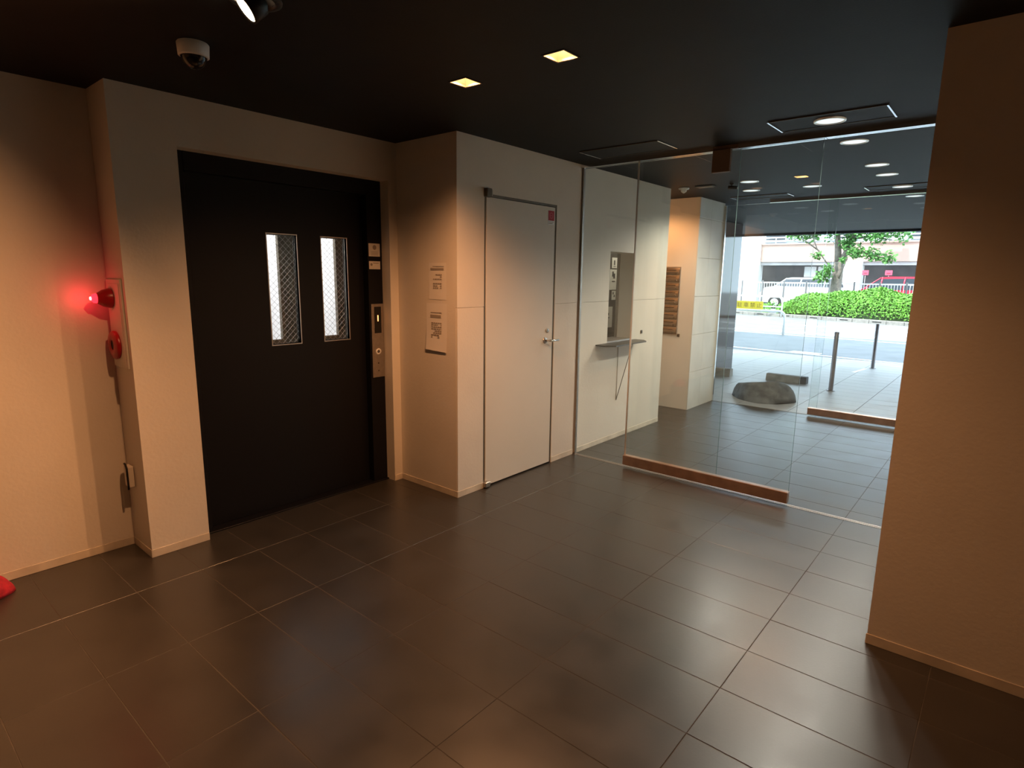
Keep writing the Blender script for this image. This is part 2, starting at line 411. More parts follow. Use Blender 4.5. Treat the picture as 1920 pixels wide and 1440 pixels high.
# lift cab behind the door
cab = struct(MB().box(-5.3, -5.25, 1.3, 2.85, 0, 2.3).box(-5.3, XCD-0.05, 1.25, 1.3, 0, 2.3).box(-5.3, XCD-0.05, 2.76, 2.8, 0, 2.3)
       .box(-5.3, XCD-0.05, 1.25, 2.8, -0.03, 0).build('wall_cab', M['cabwall']), 'bright white lift cab seen through the door windows')
cl_ = MB().box(-5.3, XCD-0.04, 1.25, 2.8, 2.3, 2.33).build('cab_ceiling', M['cablight'], cab)
struct(MB().box(XL-0.06, XL+0.0, Y0, 1.432, 0, H).box(XL-0.2, XF-0.1, 1.3, YE1, ZE, H).build('wall_shaft', M['black']))
# call panel and stickers on the black frame
cp = tag(empty('lift_call_panel', (XF, 2.709, 0.817)), 'tall steel lift call panel with lit floor display beside black door', 'call panel')
MB().box(XF, XF+0.009, 2.656, 2.764, 0.817, 1.366, c=0.002).build('plate', M['steel'], cp)
disp = MB().box(XF+0.009, XF+0.011, 2.682, 2.742, 1.150, 1.345).build('display', M['black'], cp)
MB().box(XF+0.011, XF+0.0115, 2.709, 2.716, 1.238, 1.282).build('floor_digit', M['oled'], disp)
btn = MB().lathe([(0.024, 0), (0.024, 0.004), (0.014, 0.006), (0.012, 0.004)], T(XF+0.009, 2.709, 1.012, ry=90)).build('call_button', M['white'], cp)
MB().lathe([(0.0001, 0.0035), (0.012, 0.0035)], T(XF+0.009, 2.709, 1.012, ry=90)).build('button_centre', M['printd'], btn)
MB().lathe([(0.007, 0), (0.007, 0.001), (0.0001, 0.001)], T(XF+0.009, 2.709, 0.925, ry=90)).build('key_switch', M['darkmetal'], cp)
MB().lathe([(0.006, 0), (0.006, 0.001), (0.0001, 0.001)], T(XF+0.009, 2.709, 0.868, ry=90)).build('key_switch', M['darkmetal'], cp)
for z0, z1, lab, mk in ((1.708, 1.800, 'larger square notice sticker above lift call panel on black frame', 0),
                        (1.617, 1.674, 'smaller notice sticker just below the square sticker on black frame', 1)):
    s_ = tag(empty('notice_sticker', (XF, 2.704, z0)), lab, 'sticker', 'stickers on the lift frame')
    MB().box(XF, XF+0.0012, 2.655, 2.753, z0, z1).build('label_sheet', M['paper'], s_)
    pr = MB()
    if mk == 0:
        pr.lathe([(0.0001, 0.0014), (0.017, 0.0014)], T(XF, 2.706, z1-0.028, ry=90), n=14)
        for i in range(3): pr.box(XF+0.0012, XF+0.0015, 2.675, 2.735, z0+0.010+i*0.010, z0+0.013+i*0.010)
    else:
        pr.lathe([(0.0001, 0.0014), (0.010, 0.0014)], T(XF, 2.676, z1-0.024, ry=90), n=14)
        pr.box(XF+0.0012, XF+0.0015, 2.69, 2.74, z1-0.016, z1-0.011)
    pr.build('printed_mark', M['print'], s_)

# ------------------------------------------------------------------ white service door
dr = struct(empty('door_2', (X2, (D0+D1)/2, 0)), 'flush off-white service door with lever handle')
fr = MB(); t = 0.017
fr.box(fx-0.07, X2-0.004, D0, D0+t, 0, ZD).box(fx-0.07, X2-0.004, D1-t, D1, 0, ZD).box(fx-0.07, X2-0.004, D0+t, D1-t, ZD-t, ZD)
fr.build('door_frame', M['darkmetal'], dr)
MB().box(X2-0.045, X2-0.001, D0+t+0.005, D1-t-0.004, 0.012, ZD-t-0.004, c=0.0015).build('door_leaf', M['doorleaf'], dr)
def pivot(z0, z1, mat):
    p = MB().box(X2-0.01, X2+0.030, D0-0.004, D0+0.050, z0, z1, c=0.004).build('pivot_hinge', M[mat], dr)
    MB().box(X2-0.004, X2+0.024, D0+0.050, D0+0.062, z0+0.008, z1-0.008, c=0.003).build('hinge_cap', M['steel'], p)
pivot(2.118, 2.176, 'darkmetal'); pivot(0.008, 0.048, 'steel')
hz = 1.068
h_ = MB().lathe([(0.026, 0), (0.026, 0.006), (0.022, 0.008), (0.0001, 0.008)], T(X2, 3.845, hz, ry=90)).build('handle_rose', M['steel'], dr)
MB().tube([(X2+0.006, 3.845, hz), (X2+0.05, 3.845, hz), (X2+0.058, 3.853, hz), (X2+0.058, 3.955, hz)], 0.009, n=12).build('lever', M['chrome'], h_)
lk = MB().lathe([(0.019, 0), (0.019, 0.005), (0.015, 0.007), (0.0001, 0.007)], T(X2, 3.872, 1.148, ry=90)).build('lock_cylinder', M['steel'], dr)
MB().box(X2+0.007, X2+0.009, 3.8705, 3.8735, 1.141, 1.155).build('keyhole', M['black'], lk)
sg = tag(empty('door_sign', (X2, 3.892, 1.985)), 'small red square warning sticker in top corner of white door', 'sign')
MB().box(X2, X2+0.0012, 3.850, 3.934, 1.985, 2.095).build('sticker_sheet', M['white'], sg)
rd = MB().box(X2+0.0012, X2+0.0018, 3.853, 3.931, 2.017, 2.093).build('red_field', M['red'], sg)
MB().lathe([(0.018, 0.0022), (0.024, 0.0022)], T(X2, 3.892, 2.056, ry=90), n=18).box(X2+0.0018, X2+0.0022, 3.877, 3.907, 2.053, 2.058).build('symbol', pmat('sign_symbol', (0.6, 0.12, 0.14), 0.6), rd)
MB().box(X2+0.0012, X2+0.0016, 3.858, 3.925, 2.005, 2.009).box(X2+0.0012, X2+0.0016, 3.858, 3.91, 1.993, 1.998).build('caption', M['print'], sg)

# ------------------------------------------------------------------ reception window in the pier
rw = struct(empty('window_1', (X2, (W0+W1)/2, WZ0)), 'narrow reception window with glass counter shelf')
ivx = -3.25
MB().box(ivx-0.02, ivx, 5.22, 5.86, 0.0, H-0.02).build('back_board', pmat('back_board', (0.06, 0.05, 0.043), 0.7), rw)
MB().box(ix-0.025, ix-0.001, 5.266, 5.283, WZ0-0.03, WZ1+0.02).build('sash_stile', M['steel'], rw)
MB().box(ix-0.016, ix-0.010, W0-0.02, 5.266, WZ0-0.03, WZ1+0.02).build('sliding_pane', M['glass'], rw)
MB().box(ix-0.05, X2, W0, W1, WZ0-0.02, WZ0-0.002).build('window_sill', M['steel'], rw)
OLX, OLY = -3.150, 5.30  # unseen lamp added above the board to brighten its papers
ol = tag(empty('added_office_lamp', (OLX, OLY, H-0.03)), 'unseen round ceiling lamp added to light the notices behind the reception window', 'lamp')
MB().lathe([(0.07, 0.03), (0.07, 0.008), (0.06, 0.0)], T(OLX, OLY, H-0.03), n=28).build('rim', M['white'], ol)
MB().lathe([(0.061, 0.002), (0.0001, -0.004)], T(OLX, OLY, H-0.03), n=28).build('shade', M['coolbulb'], ol)
light('lamp_light', 'AREA', (OLX, OLY, H-0.045), 12.0, (1.0, 0.93, 0.80), ol, (OLX-0.1, OLY+0.2, 1.0), shape='DISK', size=0.11)
def notice(name, lab, y0, y1, z0, z1, marks):
    n_ = tag(empty(name, (ivx+0.002, (y0+y1)/2, z0)), lab, 'notice', 'notices inside the reception window')
    MB().box(ivx+0.0005, ivx+0.002, y0, y1, z0, z1).build('label_sheet', M['paper'], n_)
    for (a, b, c_, d_) in marks:
        MB().box(ivx+0.002, ivx+0.0025, y0+(y1-y0)*a, y0+(y1-y0)*b, z0+(z1-z0)*c_, z0+(z1-z0)*d_).build('printed_mark', M['printd'], n_)
notice('notice_card', 'topmost small white card inside reception window', 5.443, 5.545, 1.675, 1.783, [(.35, .6, .3, .75), (.3, .7, .15, .2)])
notice('notice_sheet', 'large white sheet with dark sketch behind reception window', 5.411, 5.550, 1.452, 1.662, [(.3, .55, .65, .9), (.45, .75, .55, .8), (.3, .75, .38, .44)])
notice('notice_card', 'small white card with two dark dots under the large sheet', 5.461, 5.540, 1.347, 1.442, [(.2, .5, .6, .85), (.5, .8, .3, .55)])
notice('notice_sheet', 'lowest pale sheet seen through the reception window', 5.350, 5.490, 1.060, 1.277, [(.25, .5, .6, .7), (.2, .6, .45, .49)])
sh = tag(empty('counter_shelf', (X2, 5.05, 0.955)), 'thin glass shelf under reception window with wire braces', 'shelf')
poly = [(X2, 4.62), (X2+0.10, 4.62), (X2+0.17, 4.70), (X2+0.17, 5.28), (X2+0.10, 5.36), (X2, 5.36)]
MB().prism(poly, 2, 0.957, 0.969).build('shelf_top', pmat('shelf_glass_dark', (0.07, 0.068, 0.058), 0.45), sh)
MB().tube([(X2+0.155, 5.03, 0.957), (X2+0.004, 5.03, 0.39)], 0.0035, n=8).build('brace', M['darkmetal'], sh)
MB().tube([(X2+0.004, 5.03, 0.957), (X2+0.004, 5.03, 0.39)], 0.003, n=8).build('wall_rod', pmat('pale_rod', (0.55, 0.5, 0.42), 0.5), sh)
def button(name, lab, y, z, x=X2, axis='x'):
    o = tag(empty(name, (x, y, z-0.016)), lab, 'switch')
    if axis == 'x':
        MB().box(x, x+0.008, y-0.018, y+0.018, z-0.018, z+0.018, c=0.003).build('cover', M['darkmetal'], o)
        MB().box(x+0.008, x+0.0095, y-0.011, y+0.011, z-0.011, z+0.011, c=0.0006).build('key', M['black'], o)
    else:
        MB().box(x-0.018, x+0.018, y-0.008, y, z-0.018, z+0.018, c=0.003).build('cover', M['darkmetal'], o)
        MB().box(x-0.011, x+0.011, y-0.0095, y-0.008, z-0.011, z+0.011, c=0.0006).build('key', M['black'], o)
    return o
button('wall_button', 'small square brown wall button beside the reception window', 5.482, 1.035)
button('wall_button', 'small square brown wall button under the mailboxes corner', Y5, 0.901, x=-3.065, axis='y')

# ------------------------------------------------------------------ mailboxes on the alcove wall
mbx = tag(empty('mailbox_bank', (-3.35, Y5, 0.905)), 'stack of steel mailboxes set in the warm lit alcove wall', 'mailboxes')
MB().box(-3.80, -3.085, Y5-0.010, Y5, 0.900, 1.715, c=0.002).build('frame', M['steel'], mbx)
nrow = 9; zh = 0.795/nrow
for i in range(nrow):
    for j in range(2):
        x1_ = -3.093-j*0.345; z0 = 0.910+i*zh
        zt_ = z0+zh-0.006
        arc = [(Y5-0.010, z0)]+[(Y5-0.012-0.014*math.sin(R(a_)), z0+(zt_-z0)*(a_/180)) for a_ in range(0, 181, 30)]+[(Y5-0.010, zt_)]
        f_ = MB().prism(arc, 0, x1_-0.335, x1_).build('mailbox_door', M['mailsteel'], mbx)
        MB().box(x1_-0.30, x1_-0.04, Y5-0.025, Y5-0.016, z0+zh-0.036, z0+zh-0.028).build('mail_slot', M['black'], f_)
        MB().lathe([(0.010, 0), (0.010, 0.006), (0.0001, 0.007)], T(x1_-0.035, Y5-0.022, z0+0.025, rx=90), n=12).build('knob', M['darkmetal'], f_)

# ------------------------------------------------------------------ glass fronts
def pane(name, x0, x1, y0, y1, z0, z1, parent):
    m = MB().box(x0, x1, y0, y1, z0, z1)
    m.m = [1, 1, 0, 1, 0, 1]
    return m.build(name, [M['glass'], M['gedge']], parent)
g1 = struct(empty('window_2', (-2.2, Y3, 0)), 'fixed glass pane of the inner front beside the pier')
pane('pane', X2, -1.590, Y3-0.008, Y3+0.004, 0.0, H-0.03, g1)
MB().box(X2, X2+0.012, Y3-0.014, Y3+0.008, 0, H-0.03).build('edge_channel', M['steel'], g1)
l1 = struct(empty('door_3', (-1.71, Y3-0.026, 0)), 'open sliding glass door leaf with copper bottom rail')
pane('pane', -2.368, -1.058, Y3-0.032, Y3-0.020, 0.10, H-0.03, l1)
MB().tube([(-2.368, Y3-0.026, 0.10), (-2.368, Y3-0.026, H-0.03)], 0.0075, n=14).build('edge_light_strip', M['litedge'], l1)  # pale tube whose colour stands in for light carried by the glass edge
MB().box(-2.372, -1.054, Y3-0.060, Y3+0.004-0.014, 0.022, 0.106, c=0.004).build('bottom_rail', M['copper'], l1)
hd = struct(empty('trim_4', (-1.4, Y3, H-0.03)), 'bright double track of the inner glass front on the ceiling')
m = MB()
for a, b in ((X2, -1.775), (-1.598, -1.05), (-1.046, 0.5)):
    m.box(a, b, Y3-0.046, Y3-0.014, H-0.030, H).box(a, b, Y3-0.008, Y3+0.018, H-0.030, H)
m.build('track', M['alu'], hd)
MB().box(-1.775, -1.598, Y3-0.05, Y3+0.02, H-0.026, H).build('track_cover', M['bronze'], hd)
sb = tag(MB().box(-1.770, -1.640, Y3-0.068, Y3-0.036, 2.320, H-0.026, c=0.004).build('door_sensor_box', M['bronze']), 'dark brown box hanging from the glass door track', 'sensor')
# outer front
g2 = struct(empty('window_3', (-2.4, Y6, 0)), 'fixed glass pane of the outer front beside mailbox wall')
pane('pane', X2, -1.630, Y6+0.004, Y6+0.016, 0, H-0.03, g2)
MB().box(X2-0.0, X2+0.02, Y6-0.004, Y6+0.024, 0, H-0.03).build('edge_channel', M['alu'], g2)
l2 = struct(empty('door_4', (-1.0, Y6-0.01, 0)), 'outer sliding glass door leaf with copper bottom rail')
pane('pane', -1.712, -0.40, Y6-0.022, Y6-0.010, 0.095, H-0.03, l2)
MB().box(-1.716, -0.396, Y6-0.050, Y6+0.018, 0.020, 0.100, c=0.004).build('bottom_rail', M['copper'], l2)
g3 = struct(empty('window_4', (0, Y6, 0)), 'fixed glass pane of the outer front at the right')
pane('pane', -0.45, 0.5, Y6+0.004, Y6+0.016, 0, H-0.03, g3)
hd2 = struct(MB().box(-2.36, 0.5, Y6-0.030, Y6+0.024, H-0.030, H).build('trim_5', M['alu']), 'bright track of the outer glass front on the ceiling')

# ------------------------------------------------------------------ ceiling fixtures
def hatch(x0, x1, y0, y1, lab):
    o = tag(empty('ceiling_hatch', ((x0+x1)/2, (y0+y1)/2, H-0.004)), lab, 'hatch', 'inspection hatches in the ceiling')
    MB().box(x0, x1, y0, y1, H-0.004, H-0.001, c=0.0008).build('panel', M['ceil'], o)
    MB().box(x0-0.004, x0+0.005, y0-0.004, y1+0.004, H-0.008, H-0.001).build('bright_edge', M['alu'], o)
    MB().box(x1-0.005, x1+0.004, y0-0.004, y1+0.004, H-0.008, H-0.001).build('bright_edge', M['alu'], o)
    MB().box(x0, x1, y0-0.002, y0+0.002, H-0.007, H-0.001).build('side_edge', M['darkmetal'], o)
    MB().box(x0, x1, y1-0.002, y1+0.002, H-0.007, H-0.001).build('side_edge', M['darkmetal'], o)
hatch(-1.256, -0.644, 3.81, 4.10, 'long ceiling hatch around the round downlight before inner glass front')
hatch(-2.62, -1.985, 3.855, 4.15, 'faint ceiling hatch nearest the off-white service door')
hatch(-2.645, -2.02, 6.965, 7.19, 'ceiling hatch by the mailbox wall before outer glass front')
hatch(-1.295, -0.68, 6.945, 7.20, 'ceiling hatch before outer glass front, right one of the far pair')

sqlab = ['lit square ceiling lamp, the right one of the near warm pair', 'lit square ceiling lamp, the left one of the near warm pair',
         'single warm square ceiling lamp in the passage beyond the inner glass', 'square ceiling lamp hidden in the mailbox alcove']
SQE = [78, 78, 26, 36]
for i, (x, y) in enumerate(SQ):
    o = tag(empty('square_downlight', (x, y, H)), sqlab[i], 'lamp', 'square warm ceiling lamps')
    a, b = 0.054, 0.047; zt = H+0.085
    MB().add([(x-a,y-a,H),(x+a,y-a,H),(x+a,y+a,H),(x-a,y+a,H),(x-b,y-b,zt),(x+b,y-b,zt),(x+b,y+b,zt),(x-b,y+b,zt)],
             [(0,1,5,4),(1,2,6,5),(2,3,7,6),(3,0,4,7),(4,5,6,7)]).build('lamp_box', M['cream'], o)
    e = a+0.006
    fr = MB().box(x-e, x+e, y-e, y-a+0.002, H-0.003, H).box(x-e, x+e, y+a-0.002, y+e, H-0.003, H).box(x-e, x-a+0.002, y-a, y+a, H-0.003, H).box(x+a-0.002, x+e, y-a, y+a, H-0.003, H)
    fr.build('frame', M['black'], o)
    MB().lathe([(0.020, 0.0), (0.017, -0.016), (0.0001, -0.020)], T(x, y, zt-0.001), n=14).build('bulb', M['bulb'], o)
    light('lamp_light', 'SPOT', (x, y, H+0.014), SQE[i], WARM, o, (x, y, 0), spot_size=R(146), spot_blend=0.7, shadow_soft_size=0.02)

LIT = {0: 28, 1: 24, 4: 24, 5: 22, 7: 28}   # downlights treated as switched on; their light stands in for passage daylight
rdlab = ['round silver downlight inside the near ceiling hatch', 'round silver downlight just beyond the inner glass track',
         'pinkish round downlight, nearer of two in the passage right side', 'pinkish round downlight, farther of two in the passage right side',
         'bright round downlight before the outer glass track', 'round downlight outside just beyond the outer glass track',
         'dim round downlight behind the single warm square lamp', 'bright white round downlight near the mailbox alcove', 'dim round downlight behind the bright one near alcove']
for i, (x, y) in enumerate(RD):
    hz_ = H-0.008 if i in (0, 4) else H
    if i == 0:
        o = empty('round_downlight', (x, y, hz_))
        MB().lathe([(0.086, 0.008), (0.085, -0.005), (0.076, -0.006), (0.073, 0.002)], T(x, y, hz_), n=32).build('trim_ring', M['reflector'], o)
        MB().lathe([(0.074, 0.0), (0.050, -0.003), (0.0001, -0.004)], T(x, y, hz_), n=32).build('diffuser', pmat('frosted_diffuser', (0.82, 0.74, 0.70), 0.35), o)  # pinkish base colour paints in the reflection on the unlit downlights
        rd0 = o
    else:
        o = copy_tree(rd0, (x, y, hz_))
    tag(o, rdlab[i], 'downlight', 'round silver downlights')
    if i in LIT:
        for ch in o.children:
            if ch.name.startswith('diffuser'):
                ch.data = ch.data.copy(); ch.data.materials[0] = M['coolbulb']
        light('lamp_light', 'SPOT', (x, y, H-0.022), LIT[i], (1.0, 0.94, 0.80), o, (x, y, 0), spot_size=R(150), spot_blend=0.5, shadow_soft_size=0.07)

eo = tag(empty('eyeball_spotlight', (EYEB[0], EYEB[1], H)), 'bright tilted round spotlight in the ceiling at the top edge', 'lamp')
ex, ey = EYEB
MB().lathe([(0.088, 0), (0.087, -0.006), (0.064, -0.008), (0.062, 0.05), (0.0001, 0.05)], T(ex, ey, H)).build('mount_ring', M['black'], eo)
ad = Vector((-0.25, -0.72, -0.65)).normalized()
q = (-ad).to_track_quat('Z', 'Y').to_matrix().to_4x4()
hc = Vector((ex, ey, H-0.005))+ad*0.045
MB().lathe([(0.030, 0.070), (0.050, 0.055), (0.053, 0.0), (0.048, -0.004), (0.045, 0.0)], Matrix.Translation(hc) @ q).build('lamp_head', M['black'], eo)
MB().lathe([(0.045, 0.002), (0.0001, 0.002)], Matrix.Translation(hc) @ q).build('lamp_face', M['spotface'], eo)
light('lamp_light', 'SPOT', hc+ad*0.012, 235, WARM, eo, hc+ad, spot_size=R(124), spot_blend=1.0, shadow_soft_size=0.03)

dc = tag(empty('dome_camera', (-2.700, 1.150, H)), 'white ceiling security camera with smoked dome', 'camera')
MB().lathe([(0.058, 0), (0.061, -0.004), (0.058, -0.050), (0.051, -0.054), (0.048, -0.048)], T(-2.700, 1.150, H), n=32).build('housing', M['white'], dc)
MB().lathe([(0.050, -0.044)]+[(0.050*math.cos(a_), -0.044-0.054*math.sin(a_)) for a_ in [R(8*k) for k in range(1, 11)]]+[(0.0001, -0.098)], T(-2.700, 1.150, H), n=32).build('dome', M['dome'], dc)
sm = tag(empty('smoke_detector', (-2.775, 6.02, H)), 'cream smoke detector on ceiling above the mailbox alcove', 'detector')
MB().lathe([(0.055, 0), (0.052, -0.012), (0.03, -0.018), (0.028, -0.036), (0.02, -0.042), (0.0001, -0.042)], T(-2.775, 6.02, H)).build('body', M['white'], sm)
MB().lathe([(0.012, -0.042), (0.010, -0.050), (0.0001, -0.051)], T(-2.775, 6.02, H), n=12).build('sensor_tip', M['white'], sm)
ve = tag(empty('ceiling_vent', (-2.53, 5.98, H)), 'small dark slotted ceiling vent beside the smoke detector', 'vent')
MB().box(-2.62, -2.44, 5.93, 6.03, H-0.012, H, c=0.003).build('frame', pmat('vent_grey', (0.10, 0.10, 0.10), 0.5), ve)
for i in range(4): MB().box(-2.605, -2.455, 5.945+i*0.021, 5.955+i*0.021, H-0.016, H-0.011).build('slat', M['steel'], ve)
mc = tag(empty('bullet_camera', (-2.25, 6.0, H)), 'tiny dark bullet camera with bright lens on passage ceiling', 'camera')
MB().lathe([(0.02, 0), (0.02, -0.008), (0.008, -0.01), (0.008, -0.03)], T(-2.27, 6.0, H), n=12).build('mount', M['black'], mc)
MB().tube([(-2.30, 5.99, H-0.034), (-2.22, 6.01, H-0.040)], 0.017, n=12).build('body', M['black'], mc)
MB().tube([(-2.22, 6.01, H-0.040), (-2.212, 6.012, H-0.041)], 0.013, n=12).build('lens', M['chrome'], mc)

# ------------------------------------------------------------------ fire alarm box on the side of the lift surround
fa = tag(empty('fire_alarm_panel', (-3.662, Y0, 1.065)), 'cream fire alarm panel with red lamp and push button by lift surround', 'fire alarm')
MB().box(-3.772, -3.553, Y0-0.010, Y0, 1.065, 1.538, c=0.003).build('cover', M['wall'], fa)
MB().box(-3.752, -3.573, Y0-0.013, Y0-0.010, 1.085, 1.515, c=0.0015).build('inner_door', M['wall'], fa)
rl = MB().lathe([(0.052, 0), (0.052, 0.012), (0.044, 0.040), (0.030, 0.062), (0.026, 0.068)], T(-3.700, Y0-0.012, 1.437, rx=90)).build('lamp_base', M['red'], fa)
MB().lathe([(0.026, 0.066), (0.024, 0.082), (0.014, 0.092), (0.0001, 0.094)], T(-3.700, Y0-0.012, 1.437, rx=90), n=16).build('lit_tip', M['rled'], rl)
MB().lathe([(0.010, 0.090), (0.008, 0.097), (0.0001, 0.099)], T(-3.700, Y0-0.012, 1.437, rx=90), n=12).build('lit_core', M['rcore'], rl)
light('alarm_light', 'POINT', (-3.700, Y0-0.135, 1.437), 0.35, (1.0, 0.03, 0.05), fa, shadow_soft_size=0.012)
bt = MB().lathe([(0.076, 0), (0.078, 0.012), (0.070, 0.022), (0.034, 0.026), (0.026, 0.020)], T(-3.690, Y0-0.012, 1.186, rx=90), n=28).build('push_ring', M['red'], fa)
MB().lathe([(0.026, 0.018), (0.0001, 0.018)], T(-3.690, Y0-0.012, 1.186, rx=90), n=18).build('push_button', M['black'], bt)
hk = tag(empty('wall_hook', (-3.69, Y0, 0.37)), 'small cream box with bent black bar low on the lift surround', 'bracket')
MB().box(-3.742, -3.672, Y0-0.030, Y0, 0.378, 0.500, c=0.004).build('cover', M['wall'], hk)
MB().tube([(-3.722, Y0-0.030, 0.512), (-3.690, Y0-0.034, 0.512), (-3.670, Y0-0.036, 0.494), (-3.668, Y0-0.036, 0.372)], 0.0055, n=8).build('hook_bar', M['black'], hk)

# ------------------------------------------------------------------ papers on the pier side
def paper(lab, x0, x1, z0, z1, curl, marks):
    o = tag(empty('notice_sheet', ((x0+x1)/2, Y2, z0)), lab, 'notice', 'paper notices on the pier')
    m = MB(); n = 8; V = []
    for i in range(n+1):
        t_ = i/n; z = z0+(z1-z0)*t_; off = 0.0015+curl*(1-t_)**3
        V += [(x0+0.0*t_, Y2-off*1.0, z+(0.004 if curl else 0)*(1-t_)), (x1, Y2-off*0.7, z-(0.006 if curl else 0)*(1-t_))]
    m.add(V, [(2*i, 2*i+1, 2*i+3, 2*i+2) for i in range(n)], 0, True)
    m.add([(a, b+0.0006, c_) for a, b, c_ in V], [(2*i+2, 2*i+3, 2*i+1, 2*i) for i in range(n)], 0, True)
    m.build('sheet', M['paper'], o)
    p = MB()
    for k, (a, b, c_, d_) in enumerate(marks):
        zc = z0+(z1-z0)*c_; t_ = c_; off = 0.0021+curl*(1-t_)**3+0.0008
        p.box(x0+(x1-x0)*a, x0+(x1-x0)*b, Y2-off-0.0004, Y2-off, zc, z0+(z1-z0)*d_)
    p.build('printed_text', M['print'], o)
rp = random.Random(3)
def textblock(z0, z1, rows, xa=.25, xb=.75):
    out = []
    for i in range(rows):
        z = z0+(z1-z0)*i/rows; x = xa
        while x < xb:
            w_ = rp.uniform(.05, .14)
            if rp.random() < .75: out.append((x, min(xb, x+w_), z, z+(z1-z0)/rows*0.55))
            x += w_+.02
    return out
paper('upper plain notice sheet on the pier beside the lift', -3.175, -3.000, 1.412, 1.665, 0.0, [(.22, .88, .895, .91), (.10, .86, .80, .86)]+textblock(.30, .72, 7))
paper('lower notice sheet with curling bottom edge on the pier', -3.206, -2.996, 1.051, 1.385, 0.012, [(.22, .75, .80, .815), (.20, .72, .70, .76)]+textblock(.28, .62, 8))

# ------------------------------------------------------------------ red bundle on the floor
def blob(name, mat, cx, cy, z0, rx, ry, rz_, seed, amp, parent=None, flat=0.0, nu=28, nv=16, squash=1.0, shape=None):
    rr = random.Random(seed); ph = [(rr.uniform(0, 6.28), rr.uniform(0, 6.28), rr.randint(2, 5), rr.randint(1, 4)) for _ in range(7)]
    V = []; Fs = []
    for j in range(nv+1):
        th = math.pi*j/nv
        for i in range(nu):
            p = 2*math.pi*i/nu
            d = 1+amp*sum(math.sin(a+kk*p)*math.cos(b+ll*th) for a, b, kk, ll in ph)/3
            x, y, z = math.sin(th)*math.cos(p)*d, math.sin(th)*math.sin(p)*d, math.cos(th)*d
            if shape: x, y, z = shape(x, y, z)
            V.append((cx+rx*x, cy+ry*y, z0+rz_*max(0.0, z)))
    for j in range(nv):
        for i in range(nu): Fs.append((j*nu+i, (j+1)*nu+i, (j+1)*nu+(i+1)%nu, j*nu+(i+1)%nu))
    return MB().add(V, Fs, 0, True).build(name, mat, parent)
tag(blob('red_bundle', M['redfab'], -3.668, 0.390, 0, 0.095, 0.090, 0.10, 5, 0.12), 'small crumpled red bundle on the floor against left wall', 'bundle')

# ================================================================== outside
pave = struct(MB().box(-14, 10, Y6+0.03, 13.62, -0.25, -0.004).build('floor_forecourt', M['ogrout']))
me_o = tile_mesh(PX-0.006, 0.3145-0.004, 'outdoor_tile', M['otile'])
OX = [-0.72-PX*k for k in range(-2, 7)]
for xr in OX:
    for j in range(7): put_tile(me_o, xr-PX/2, Y6+0.045+0.3145*(j+0.5), pave, 'paving_tile')
m = MB(); yb = Y6+0.045+0.3145*7
for xr in OX:
    for j in range(12):
        m.box(xr-PX+0.003, xr-0.003, yb+0.3145*j+0.002, yb+0.3145*(j+1)-0.002, -0.012, 0, c=0.0015)
o = m.build('paving_tile_field', M['otile'], pave); o['kind'] = 'stuff'
m = MB().box(-14, OX[-1]-PX, Y6+0.03, 13.62, -0.01, 0).box(OX[0], 10, Y6+0.03, 13.62, -0.01, 0)
m.build('concrete_apron', M['otile'], pave)
# road, kerb and lines (each line follows its own measured course)
struct(MB().box(-60, 40, 13.62, 70, -0.3, -0.012).build('road', M['asphalt']))
def strip(name, p, q, wd, mat, z0=-0.012, z1=-0.006, lab=None, ext=14):
    p, q = Vector((*p, 0)), Vector((*q, 0)); d = (q-p).normalized(); n = Vector((-d.y, d.x, 0)); a, b = p-d*ext, q+d*ext
    V = [a, b, b+n*wd, a+n*wd]
    o = MB().add([(v.x, v.y, z0) for v in V]+[(v.x, v.y, z1) for v in V], [(0,3,2,1),(4,5,6,7),(0,1,5,4),(1,2,6,5),(2,3,7,6),(3,0,4,7)]).build(name, mat)
    return struct(o, lab)
strip('road_line_1', (-4.9, 14.0), (-1.44, 13.60), 0.12, M['paint'], lab='thin white line at the forecourt edge')
strip('road_line_2', (-6.0, 18.35), (-2.05, 18.05), 0.16, M['paint'], lab='nearer white road edge line')
strip('road_line_3', (-6.0, 19.5), (-2.05, 19.2), 0.16, M['paint'], lab='second white road line')
strip('road_line_4', (-6.5, 22.7), (-2.5, 22.2), 0.18, M['paint'], lab='white lane line in the middle of the road')
strip('road_patch', (-3.75, 13.88), (-3.15, 13.80), 0.42, M['paint'], z1=-0.004, lab='small white painted patch at the forecourt edge', ext=0)
strip('road_line_5', (-1.98, 11.6), (-1.90, 12.3), 0.06, M['paint'], z0=0.0, z1=0.003, lab='short white paint strip beside the far bollard', ext=0)
strip('road_line_6', (-4.7, 12.6), (-4.15, 13.5), 0.08, M['paint'], z0=0.0, z1=0.003, lab='short white parking mark near the polished pillar', ext=0)
k0, k1 = Vector((-8.845, 27.30, 0)), Vector((-2.84, 25.35, 0)); kd = (k1-k0).normalized(); kn = Vector((-kd.y, kd.x, 0))
kerb = struct(empty('trim_6', k0), 'kerb of pale stone blocks along the far side of the road'); ORG['kerb'] = k0
